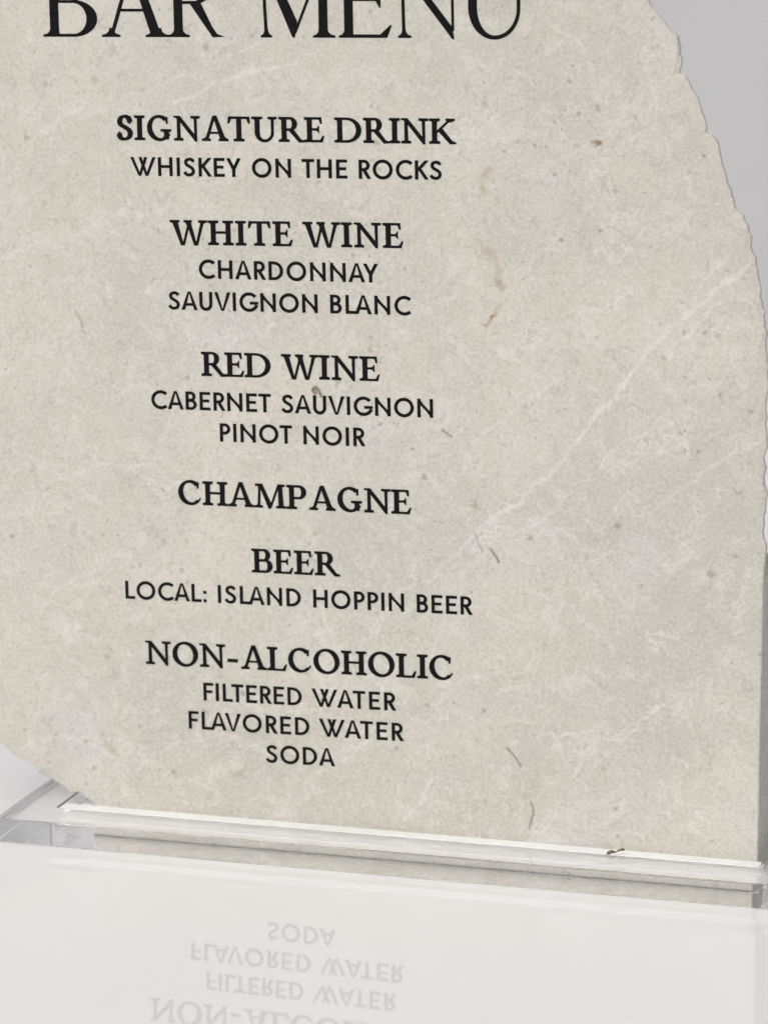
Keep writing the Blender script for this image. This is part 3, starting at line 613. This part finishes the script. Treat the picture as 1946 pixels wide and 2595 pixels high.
def union(polys, grow):
    """merge overlapping convex pieces into one clean sheet: (points, triangles, boundary edges)"""
    verts, faces = [], []
    for p in polys:
        ar = sum(p[k][0] * p[(k + 1) % len(p)][1] - p[(k + 1) % len(p)][0] * p[k][1] for k in range(len(p)))
        if abs(ar) < 1e-7: continue
        if ar < 0: p = p[::-1]
        b = len(verts); verts += [Vector(q) for q in p]; faces.append(list(range(b, b + len(p))))
    vo, eo, fo, _, _, of = geometry.delaunay_2d_cdt(verts, [], faces, 0, 1e-5, True)
    tris = [f for f, o in zip(fo, of) if o]
    cnt = {}
    for f in tris:
        for k in range(len(f)):
            a, b = f[k], f[(k + 1) % len(f)]
            cnt.setdefault((min(a, b), max(a, b)), []).append((a, b))
    bd = [v[0] for v in cnt.values() if len(v) == 1]
    nv = {}
    for a, b in bd:
        d = (vo[b] - vo[a]); L = d.length
        if L < 1e-6: continue
        o = Vector((d.y, -d.x)) / L
        nv.setdefault(a, []).append(o); nv.setdefault(b, []).append(o)
    vo = [v.copy() for v in vo]
    for k, ns in nv.items():
        m = sum(ns, Vector((0, 0))) / len(ns)
        if m.length > 0.3: vo[k] += m / m.length ** 2 * grow if m.length > 0.6 else m / m.length * grow
    return vo, tris, bd
CACHE = {}
def glyph(kind, ch):
    if (kind, ch) not in CACHE: CACHE[(kind, ch)] = union({'S': SANS, 'H': SER, 'D': DIS}[kind][ch][3], {'S': 0.015, 'H': 0.020, 'D': 0.007}[kind])
    return CACHE[(kind, ch)]
CAP = {'H': 0.0468, 'S': 0.0358, 'D': 0.133}
TH = 0.0004                          # ink stands this far off the stone
def word(kind, text, A, B):
    font, kern = {'S': (SANS, SK), 'H': (SER, EK), 'D': (DIS, {})}[kind]
    cap = CAP[kind]
    A, B = Vector(A), Vector(B)
    ex = (B - A).normalized(); ey = Vector((-ex.y, ex.x))
    L = (B - A).length / cap
    adv, x = [], 0.0
    for k, ch in enumerate(text):
        w, lb, rb, _ = font[ch]
        if k: x += lb + kern.get(text[k - 1] + ch, 0.0)
        adv.append(x); x += w
        if k < len(text) - 1: x += rb
    ink = sum(font[c][0] for c in text); gap = x - ink
    n = len(text) - 1
    # share the difference between tracking and a slight widening of the letters
    wid = 1.07
    diff = L - x * wid
    tr = diff / n if n else 0.0
    if n and abs(tr) > 0.07: 
        lim = math.copysign(0.07, tr); wid += (tr - lim) * n / x; tr = lim
    if not n: wid = L / x
    V, F = [], []
    for k, ch in enumerate(text):
        vo, tris, bd = glyph(kind, ch)
        b = len(V); m = len(vo)
        x0 = (adv[k] * wid + tr * k)
        for off in (-TH, 0.0003):
            for v in vo:
                q = A + ex * ((x0 + v.x * wid) * cap) + ey * (v.y * cap)
                V.append((q.x, off, q.y))
        for f in tris: F.append(tuple(b + i for i in f))
        for a, c_ in bd: F.append((b + a, b + a + m, b + c_ + m, b + c_))
    return V, F
lines = {}
for kind, text, A, B in WORDS:
    V, F = word(kind, text, A, B)
    nm = {'D': 'title_letter', 'H': 'heading_word', 'S': 'menu_word'}[kind]
    o = mesh_obj(nm, V, F, INK, slab)
    o['label'] = ('large black capital %s of the title' if kind == 'D' else 'black printed word %s') % text

# ------------------------------------------------------------------ small things: curl on the stone, husk on the slot edge
def tube(pts, radii, seg=6):
    bm = bmesh.new(); rings = []
    n = len(pts); P = [Vector(p) for p in pts]
    for k in range(n):
        d = (P[min(k + 1, n - 1)] - P[max(k - 1, 0)]).normalized()
        a = d.orthogonal().normalized(); b = d.cross(a)
        rings.append([bm.verts.new((P[k] + (a * math.cos(t * math.tau / seg) + b * math.sin(t * math.tau / seg)) * radii[k]) * S) for t in range(seg)])
    for k in range(n - 1):
        best = min(range(seg), key=lambda o: (rings[k][0].co - rings[k + 1][o].co).length)
        for t in range(seg):
            bm.faces.new((rings[k][t], rings[k][(t + 1) % seg], rings[k + 1][(t + 1 + best) % seg], rings[k + 1][(t + best) % seg]))
    bm.faces.new(rings[0][::-1]); bm.faces.new(rings[-1])
    bmesh.ops.recalc_face_normals(bm, faces=bm.faces)
    for f in bm.faces: f.smooth = True
    return bm
cp = spline([tuple(p) for p in CURL_PTS], 4)
bm_obj('curled_flake', tube([(p.x, -0.0012 - 0.0015 * math.sin(k * .4) ** 2, p.y) for k, p in enumerate(cp)], [0.0012 + 0.0010 * math.sin(math.pi * k / len(cp)) for k in range(len(cp))]), CURL, slab)

c0, c1 = Vector(CRUMB[0]), Vector(CRUMB[1])
husk = bpy.data.objects.new('dry_husk', None); link(husk)
husk.location = (0, 0, 0)
tag(husk, 'tiny dry brown plant husk lying on the front edge of the slot', 'husk')
mid = (c0 + c1) / 2
d = (c1 - c0)
def hp(u, up=0.0, sd_=0.0): p = c0 + d * u; return (p.x + sd_, p.y + sd_, 0.0525 + up)
bm_obj('husk_body', tube([hp(0, .001), hp(.12, .003), hp(.28, .004), hp(.45, .0025), hp(.52, .001)], [.0008, .0034, .0038, .0020, .0006], 8), HUSK, husk)
bm_obj('husk_tip', tube([hp(.48, .002), hp(.7, .005), hp(.88, .006), hp(1.0, .004)], [.0010, .0018, .0028, .0010], 7), HUSK, husk)
bm_obj('stalk', tube([hp(.22, -.001, -.004), hp(.34, .0, -.006), hp(.42, .001, -.004)], [.001, .0022, .0008], 6), STRAW, husk)
